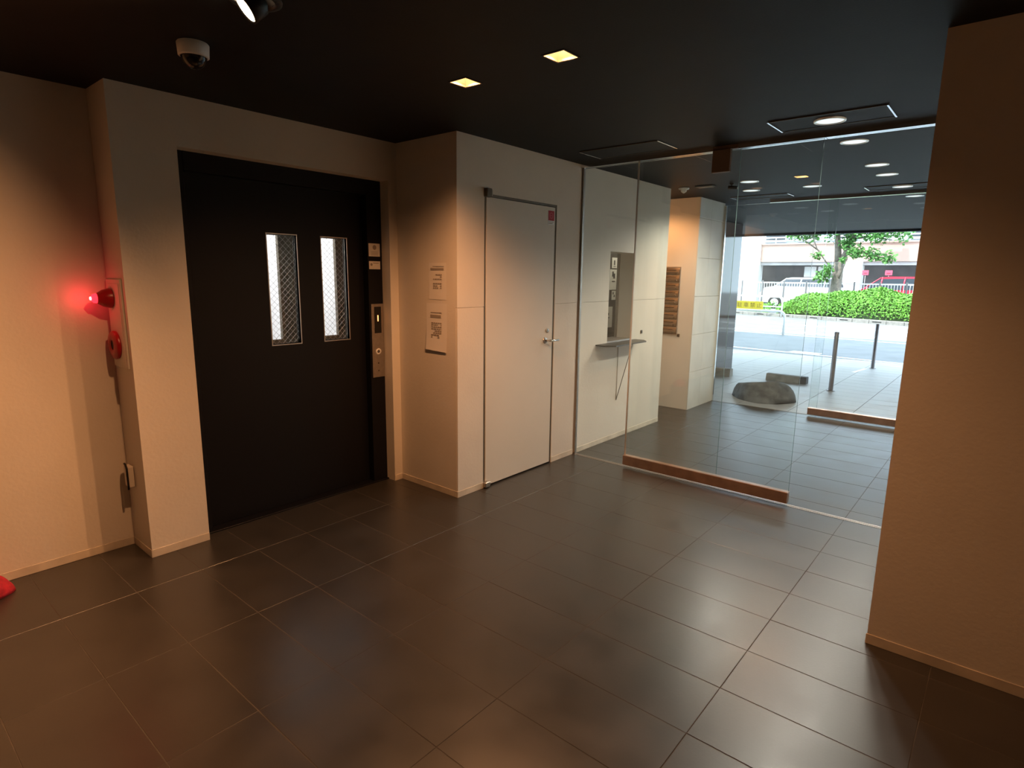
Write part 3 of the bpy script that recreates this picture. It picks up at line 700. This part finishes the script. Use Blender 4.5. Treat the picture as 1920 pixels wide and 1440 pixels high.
for i in range(-6, 12):
    a = k0+kd*(i*0.62); b = k0+kd*(i*0.62+0.60)
    V = [a, b, b+kn*0.35, a+kn*0.35]
    o = MB().add([(v.x, v.y, -0.02) for v in V]+[(v.x, v.y, 0.12) for v in V], [(0,3,2,1),(4,5,6,7),(0,1,5,4),(1,2,6,5),(2,3,7,6),(3,0,4,7)]).build('kerb_stone', M['concrete'], kerb)
    if i % 2 == 0:
        c0 = a+kd*0.12-kn*0.006; c1 = a+kd*0.44-kn*0.006
        V = [c0, c1, c1+kn*0.01, c0+kn*0.01]
        MB().add([(v.x, v.y, 0.045) for v in V]+[(v.x, v.y, 0.075) for v in V], [(0,3,2,1),(4,5,6,7),(0,1,5,4),(1,2,6,5),(2,3,7,6),(3,0,4,7)]).build('drain_slot', M['black'], o)
struct(MB().add([(*(k0-kd*30+kn*0.35).xy, 0.10), (*(k1+kd*40+kn*0.35).xy, 0.10), (30, 60, 0.10), (-45, 60, 0.10)], [(0,1,2,3)]).build('ground_far', M['asphalt']))

# polished pillar at the forecourt
tag(MB().box(-4.7, -3.70, 9.15, 10.44, 0, H-0.001, c=0.004).build('stone_pillar', M['stonepol']), 'dark polished stone pillar at the left side of the forecourt', 'pillar')
# boulder
def bshape(x, y, z):
    z = max(0.0, z)**0.75; k = 1.0-0.30*z; z = min(z, 0.66+0.13*x-0.12*y); return x*k, y*k, z
bl = blob('boulder', M['boulder'], -2.44, 8.12, 0, 0.38, 0.34, 0.34, 11, 0.14, nu=40, nv=24, shape=bshape)
tag(bl, 'low dark boulder with flat top outside the glass front', 'boulder')
# parking stops
def stop(lab, x0, x1, y, zt, cap):
    o = tag(empty('parking_stop', ((x0+x1)/2, y, 0)), lab, 'parking stop', 'parking stops')
    prof = [(y-0.075, 0), (y-0.06, zt-0.01), (y-0.05, zt), (y+0.05, zt), (y+0.06, zt-0.01), (y+0.075, 0)]
    c0 = x1-0.10 if cap else x1
    MB().prism(prof, 0, x0, c0).build('block', M['concrete'], o)
    if cap: MB().prism([(a, b) for a, b in prof], 0, c0, x1).build('end_cap', M['rubber'], o)
stop('concrete parking stop with dark end behind the boulder', -2.895, -2.30, 9.80, 0.105, True)
stop('brown parking stop at the foot of the polished pillar', -3.69, -3.42, 9.65, 0.125, False)
# bollards
def bollard(lab, x, y, h):
    o = tag(empty('bollard', (x, y, 0)), lab, 'bollard', 'steel bollards on the forecourt')
    MB().lathe([(0.031, 0.004), (0.031, h-0.006), (0.027, h), (0.0001, h)], T(x, y, 0), n=20).build('post', M['bollard'], o)
    MB().lathe([(0.062, 0), (0.060, 0.006), (0.031, 0.012)], T(x, y, 0), n=20).build('base_flange', M['bollard'], o)
bollard('nearer steel bollard on the forecourt', -1.887, 9.42, 0.855)
bollard('farther steel bollard at the road edge', -1.850, 12.45, 0.815)
# hoop barriers
def hoop(lab, x0, x1, y, zt, zm, grp, r=0.035):
    o = tag(empty('hoop_barrier', ((x0+x1)/2, y, 0)), lab, 'barrier', grp)
    c = 0.16; pts = [(x0, y, 0), (x0, y, zt-c)]+[(x0+c-c*math.cos(R(a)), y, zt-c+c*math.sin(R(a))) for a in range(15, 91, 15)]
    pts += [(x1-c+c*math.sin(R(a)), y, zt-c+c*math.cos(R(a))) for a in range(0, 91, 15)]+[(x1, y, zt-c), (x1, y, 0)]
    MB().tube(pts, r, n=12).build('hoop', M['wpipe'], o)
    if zm: MB().tube([(x0, y, zm), (x1, y, zm)], r*0.8, n=10).build('crossbar', M['wpipe'], o)
    return o
hoop('white tubular hoop barrier carrying the yellow no parking sign', -7.6, -4.985, 17.98, 0.68, None, 'white hoop barriers')
hoop('white tubular hoop barrier in front of the hedge', -9.9, -7.60, 26.9, 0.86, 0.42, 'white hoop barriers')
ns = tag(empty('no_parking_sign', (-6.0, 17.9, 0.715)), 'yellow no parking board on the white hoop barrier', 'sign')
MB().box(-6.55, -5.585, 17.90, 17.915, 0.715, 0.945, c=0.004).build('board', M['yellow'], ns)
for i, ch in enumerate('駐車禁止'):
    cu = bpy.data.curves.new('glyph', 'FONT'); cu.body = ch; cu.size = 0.155; cu.align_x = 'CENTER'
    to = bpy.data.objects.new('glyph_src', cu); COL.objects.link(to)
    me = bpy.data.meshes.new_from_object(to.evaluated_get(bpy.context.evaluated_depsgraph_get()))
    bpy.data.objects.remove(to, do_unlink=True); me.name = 'glyph'; me.materials.clear(); me.materials.append(M['yprint'])
    go = bpy.data.objects.new('character', me); COL.objects.link(go); go.parent = ns
    go.location = Vector((-6.262+i*0.190, 17.897, 0.775))-ORG[ns.name]; go.rotation_euler = (R(90), 0, 0)

# hedge
def leaves(rr, n, pos, size, name, mat, parent):
    m = MB()
    for _ in range(n):
        p, nrm = pos(rr); d = Vector((rr.gauss(0, 1), rr.gauss(0, 1), rr.gauss(0, 1)-0.2)).normalized()
        nn = (nrm+Vector((rr.gauss(0, .55), rr.gauss(0, .55), rr.gauss(0, .55)))).normalized()
        d = (d-nn*d.dot(nn)).normalized(); s_ = nn.cross(d); L = size*rr.uniform(.7, 1.35); W = L*0.34
        b = p; tp = p+d*L; mid = p+d*L*0.5+nn*L*0.06
        m.add([b, mid+s_*W-nn*L*.05, tp, mid-s_*W-nn*L*.05, mid], [(0,1,4),(1,2,4),(2,3,4),(3,0,4)])
    o = m.build(name, mat, parent); o['kind'] = 'stuff'; return o
hr = random.Random(8)
hd_ = tag(empty('hedge', (-5.0, 27.0, 0.1)), 'dense bright green clipped hedge along the far kerb', 'hedge')
def hedge_pt(u, a):  # u along, a around profile 0..pi
    bse = k0+kd*u+kn*1.0
    taper = 1.0 if u > 2.3 else max(0.05, (u-0.75)/1.55)
    hgt = (1.02+0.10*math.sin(u*1.7)+0.06*math.sin(u*4.1+1))*(0.35+0.65*taper)
    dp = 0.62+0.06*math.sin(u*2.9)
    return bse+kn*(-math.cos(a)*dp)+Vector((0, 0, 0.12+max(0.0, math.sin(a))**0.55*hgt)), (kn*(-math.cos(a))+Vector((0, 0, math.sin(a)+.15))).normalized()
U0, U1 = 0.8, 7.3
V = []; Fs = []; nu, na = 60, 12
for i in range(nu+1):
    for j in range(na+1):
        p, n_ = hedge_pt(U0+(U1-U0)*i/nu, math.pi*j/na); V.append(p-n_*0.07)
for i in range(nu):
    for j in range(na): Fs.append((i*(na+1)+j, i*(na+1)+j+1, (i+1)*(na+1)+j+1, (i+1)*(na+1)+j))
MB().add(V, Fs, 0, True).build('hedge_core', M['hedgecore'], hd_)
leaves(hr, 11500, lambda rr: hedge_pt(rr.uniform(U0, U1), rr.uniform(0.0, 2.1)), 0.085, 'leaves', M['leaf'], hd_)
# low shrubs left of the hedge, under the hoop
ls = tag(empty('low_shrub', (-8.6, 27.9, 0.1)), 'low dark green shrub under the far hoop barrier', 'shrub')
def shrub_pt(rr):
    u = rr.uniform(-2.6, 0.45); a = rr.uniform(0, 2.4); h_ = 0.42+0.08*math.sin(u*5)
    return k0+kd*u+kn*(0.75-math.cos(a)*0.3)+Vector((0, 0, 0.1+math.sin(a)*h_*rr.uniform(.55, 1))), (kn*(-math.cos(a))+Vector((0, 0, math.sin(a)))).normalized()
leaves(hr, 2400, shrub_pt, 0.08, 'leaves', M['leaf'], ls)
# tree
tr = tag(empty('street_tree', (-5.98, 28.6, 0.1)), 'leafy street tree with forked grey trunk rising from the hedge', 'tree')
TX, TY = -5.98, 28.6
MB().tube([(TX, TY, 0.1), (TX-.02, TY, 0.9), (TX+.02, TY, 1.7), (TX+.02, TY, 2.35)], [0.27, 0.235, 0.205, 0.19], n=14).build('trunk', M['bark'], tr)
brs = [[(TX, TY, 2.2), (TX-.06, TY, 2.8), (TX-.14, TY, 3.4), (TX-.2, TY+.1, 4.6)], [(TX+.06, TY, 2.2), (TX+.26, TY-.05, 2.75), (TX+.48, TY-.1, 3.4), (TX+.9, TY-.1, 4.7)],
       [(TX-.08, TY-.05, 1.95), (TX-.42, TY-.3, 2.35), (TX-.78, TY-.5, 2.9), (TX-1.05, TY-.6, 3.6)], [(TX+.08, TY-.1, 1.55), (TX+.24, TY-.35, 1.95), (TX+.42, TY-.5, 2.5)],
       [(TX+.3, TY-.1, 2.8), (TX+.9, TY-.4, 2.75), (TX+1.5, TY-.6, 2.55), (TX+2.0, TY-.7, 2.35)], [(TX+.45, TY, 3.3), (TX+1.2, TY-.2, 3.35), (TX+1.9, TY-.3, 3.2)],
       [(TX-.7, TY-.4, 2.8), (TX-1.3, TY-.5, 3.25), (TX-1.8, TY-.5, 3.5)]]
brr = [[.15, .13, .11, .06], [.14, .11, .09, .05], [.035, .03, .025, .02], [.03, .025, .02], [.04, .03, .022, .012], [.04, .03, .015], [.03, .02, .012]]
for b, r_ in zip(brs, brr): MB().tube(b, r_, n=8).build('branch', M['bark'], tr)
cl = [(-.2, -.1, 3.75, .62, 420), (-1.2, -.4, 3.65, .55, 340), (.7, -.2, 3.6, .62, 420), (1.45, -.4, 3.42, .45, 260), (.75, -.5, 2.72, .34, 260), (1.35, -.6, 2.62, .32, 150), (1.9, -.65, 2.48, .28, 110),
      (-.45, -.5, 1.75, .30, 220), (-.28, -.5, 2.05, .22, 120), (-.75, -.5, 2.62, .20, 60), (.25, -.4, 2.4, .14, 40), (-1.75, -.5, 3.6, .4, 180), (.3, -.2, 3.1, .3, 140), (2.2, -.5, 3.5, .5, 200), (-.05, -.3, 4.4, .9, 500), (1.2, -.3, 4.3, .9, 500), (-1.3, -.3, 4.4, .8, 400)]
tm = []
for cx, cy, cz, r_, n in cl:
    def pos(rr, c=(cx, cy, cz), r_=r_):
        v = Vector((rr.gauss(0, 1), rr.gauss(0, 1), rr.gauss(0, .8))).normalized()*r_*rr.random()**.5
        return Vector((TX+c[0], TY+c[1], c[2]))+v, Vector((0, -0.4, 1)).normalized()
    leaves(hr, n, pos, 0.15, 'leaf_cluster', M['leaft'], tr)
# metal fence behind the hedge
fe = tag(empty('metal_fence', (-7.0, 30.0, 0.1)), 'pale metal picket fence behind the hedge', 'fence')
FX0, FX1, FY = -12.4, -2.6, 30.0
MB().box(FX0, FX1, FY-.02, FY+.02, 1.40, 1.46).build('top_rail', M['wpipe'], fe); MB().box(FX0, FX1, FY-.015, FY+.015, 0.72, 0.77).build('bottom_rail', M['wpipe'], fe)
for i in range(11):
    x = FX0+i*(FX1-FX0)/10; MB().box(x-.03, x+.03, FY-.03, FY+.03, 0.1, 1.52, c=.005).build('post', M['bollard'], fe)
pk = MB(); n = 86
for i in range(n): x = FX0+(i+.5)*(FX1-FX0)/n; pk.box(x-.011, x+.011, FY-.011, FY+.011, 0.72, 1.46)
o = pk.build('pickets', M['wpipe'], fe); o['kind'] = 'stuff'
# cars
def car(name, lab, x0, y, z, L, Hh, paint, kind):
    """x0 = nose, car points to -X, y = centre line"""
    o = tag(empty(name, (x0+L/2, y, z)), lab, 'car'); Wd = 0.84
    if kind == 'wagon':
        low = [(0.0, .30), (0.02, .62), (.10, .80), (.95, 1.02), (3.9, 1.06), (L-.05, 1.02), (L, .7), (L-.03, .30)]
        gh = [(.95, 1.02), (1.75, Hh-.05), (2.1, Hh), (L-.55, Hh), (L-.25, Hh-.08), (L-.06, 1.02)]
    else:
        low = [(0.0, .32), (0.0, .70), (.10, .95), (.28, 1.08), (.75, 1.15), (L-.05, 1.12), (L, .7), (L-.03, .30)]
        gh = [(.72, 1.14), (1.25, Hh-.04), (1.5, Hh), (L-.3, Hh), (L-.12, Hh-.06), (L-.05, 1.12)]
    def loft(poly, wfun, nm, mat):
        n = len(poly); V = []
        for s_ in (-1, 1):
            for (a, b) in poly: V.append((x0+a, y+s_*wfun(a, b), z+b))
        Fs = [tuple(range(n)), tuple(reversed(range(n, 2*n)))]+[((i+1)%n, i, n+i, n+(i+1)%n) for i in range(n)]
        return MB().add(V, Fs).build(nm, mat, o)
    body = loft(low, lambda a, b: Wd*(0.90 if (a < .05 or a > L-.05) else 1.0)*(1.0 if b < .9 else .97), 'body', paint)
    loft(gh, lambda a, b: Wd*(.955 if b < 1.2 else .80), 'cabin_glass', M['carglass'])
    rf = [(p[0], p[1]) for p in gh if p[1] > Hh-.1]
    V = []
    for s_ in (-1, 1):
        for (a, b) in rf: V.append((x0+a, y+s_*Wd*.815, z+b+.012))
    n = len(rf); m_ = MB(); top = V; bot = [(a, b, c-.13) for a, b, c in V]
    m_.add(top+bot, [(i, i+1, n+i+1, n+i) for i in range(n-1)]+[(2*n+i, 2*n+n+i, 2*n+n+i+1, 2*n+i+1) for i in range(n-1)]
           +[(i, 2*n+i, 2*n+i+1, i+1) for i in range(n-1)]+[(n+i, n+i+1, 3*n+i+1, 3*n+i) for i in range(n-1)]
           +[(0, n, 3*n, 2*n), (n-1, 2*n+n-1, 3*n+n-1, 2*n-1)]).build('roof', paint, o)
    for t_ in ([1.75, 2.7, L-.95] if kind == 'wagon' else [1.9, L-.6]):
        for s_ in (-1, 1):
            MB().tube([(x0+t_, y+s_*Wd*.958, z+1.04), (x0+t_+.06, y+s_*Wd*.81, z+Hh-.02)], .035, n=6).build('pillar', paint, o)
    for s_ in (-1, 1):
        MB().tube([(x0+gh[0][0]+.02, y+s_*Wd*.95, z+gh[0][1]), (x0+gh[1][0], y+s_*Wd*.80, z+gh[1][1])], .03, n=6).build('pillar', paint, o)
        MB().box(x0-.012, x0+.14, y+s_*Wd*.86-.14, y+s_*Wd*.86+.02, z+.62, z+.80, c=.02).build('headlamp', M['carlamp'], o)
        MB().box(x0+gh[0][0]+.15, x0+gh[0][0]+.32, y+s_*(Wd+.02), y+s_*(Wd+.20), z+1.04, z+1.17, c=.03).build('mirror', paint, o)
        for a in (.78, L-.72):
            w_ = MB().lathe([(.12, -.10), (.30, -.10), (.32, -.07), (.32, .07), (.30, .10), (.12, .10)], T(x0+a, y+s_*(Wd-.10), z+.32, rx=90)).build('wheel', M['tyre'], o)
            MB().lathe([(.20, .105), (.0001, .115)], T(x0+a, y+s_*(Wd-.10), z+.32, rx=90 if s_ < 0 else -90)).build('hub_cap', M['carlamp'], w_)
    MB().box(x0-.02, x0+.02, y-.35, y+.35, z+.66, z+.72).build('grille', M['black'], body)
    MB().box(x0-.022, x0+.01, y-.17, y+.17, z+.40, z+.55, c=.004).build('number_plate', M['carlamp'], o)
    return o
car('parked_car', 'white parked car nosing out behind the metal fence', -10.25, 32.9, 0.1, 3.6, 1.58, M['carw'], 'van')
car('parked_car', 'red parked estate car behind the hedge', -6.95, 35.0, 0.1, 4.1, 1.68, M['carr'], 'wagon')
# building across the road
bd = tag(empty('car_park_building', (-9, 40, 0.1)), 'pink car park building with white pillars across the road', 'building')
BX0, BX1, BY = -26.0, 4.0, 38.0
MB().box(BX0, BX1, BY, BY+0.4, 2.62, 3.68).box(BX0, BX1, BY-.06, BY, 3.62, 3.70).build('fascia', M['fascia'], bd)
MB().box(BX0, BX1, BY+.1, BY+.5, 2.42, 2.62).build('beam', M['garage'], bd)
MB().box(BX0, BX1, BY+.4, BY+9, 2.55, 2.75).build('deck', M['garage'], bd)
MB().box(BX0, BX1, BY+8, BY+8.3, 0.1, 2.6).build('back_wall', M['garage'], bd)
for a, b, zt in ((-13.45, -12.25, 4.6), (-7.85, -6.72, 2.62), (-19.5, -18.3, 4.6), (-1.9, -0.8, 2.62)):
    MB().box(a, b, BY-.25, BY+.6, 0.1, zt, c=.01).build('pillar', M['pillar'], bd)
MB().box(-8.15, -7.75, BY-.05, BY, 2.65, 3.65).build('pilaster', M['fascia'], bd)
MB().box(BX0, BX1, BY+3.0, BY+3.3, 3.6, 9.0).build('upper_wall', M['bluewall'], bd)
for i in range(15):
    x = BX0+1+i*2.0
    w_ = MB().box(x, x+1.3, BY+2.93, BY+3.0, 3.95, 5.2).build('window', M['wpipe'], bd)
    MB().box(x+.06, x+1.24, BY+2.90, BY+2.93, 4.01, 5.14).build('pane', M['carglass'], w_)
MB().tube([(BX0, BY+.2, 4.05), (BX1, BY+.2, 4.05)], .04, n=8).build('handrail', M['wpipe'], bd)
MB().tube([(BX0, BY+.2, 3.88), (BX1, BY+.2, 3.88)], .03, n=8).build('handrail', M['wpipe'], bd)
for i in range(16): MB().tube([(BX0+.5+i*2, BY+.2, 3.68), (BX0+.5+i*2, BY+.2, 4.05)], .03, n=6).build('rail_post', M['wpipe'], bd)
pp = tag(empty('parapet_pipe', (-5.6, 37.2, 3.68)), 'long white pipe with thick end on the car park parapet', 'pipe')
MB().tube([(-6.6, 37.6, 3.78), (-5.0, 37.6, 3.78)], .11, n=14).build('pipe', M['wpipe'], pp)
MB().tube([(-5.05, 37.6, 3.80), (-4.78, 37.6, 3.80)], .165, n=16).build('end_drum', M['wpipe'], pp)
for x0, x1, lab in ((-6.345, -6.05, 'pink square sign at the pillar above the red car'), (-5.31, -4.99, 'pink square sign hanging over the middle of the red car')):
    s_ = tag(empty('parking_bay_sign', ((x0+x1)/2, 36, 1.86)), lab, 'sign', 'pink parking bay signs')
    MB().box(x0, x1, 35.98, 36.0, 1.86, 2.11, c=.004).build('board', M['pink'], s_)
    MB().box(x0+.08, x1-.08, 35.974, 35.98, 1.95, 1.975).build('printed_mark', M['red'], s_)
    MB().tube([((x0+x1)/2, 36.02, 0.1), ((x0+x1)/2, 36.02, 2.1)], .02, n=8).build('post', M['bollard'], s_)
for x0, x1, z0, z1, lab in ((-9.95, -9.30, 1.75, 2.36, 'larger pale wall board in the car park opening'), (-9.2, -8.2, 1.95, 2.36, 'pale wall board nearer the tree in the car park opening')):
    tag(MB().box(x0, x1, 39.0, 39.05, z0, z1, c=.005).build('wall_board', M['pillar']), lab, 'board')
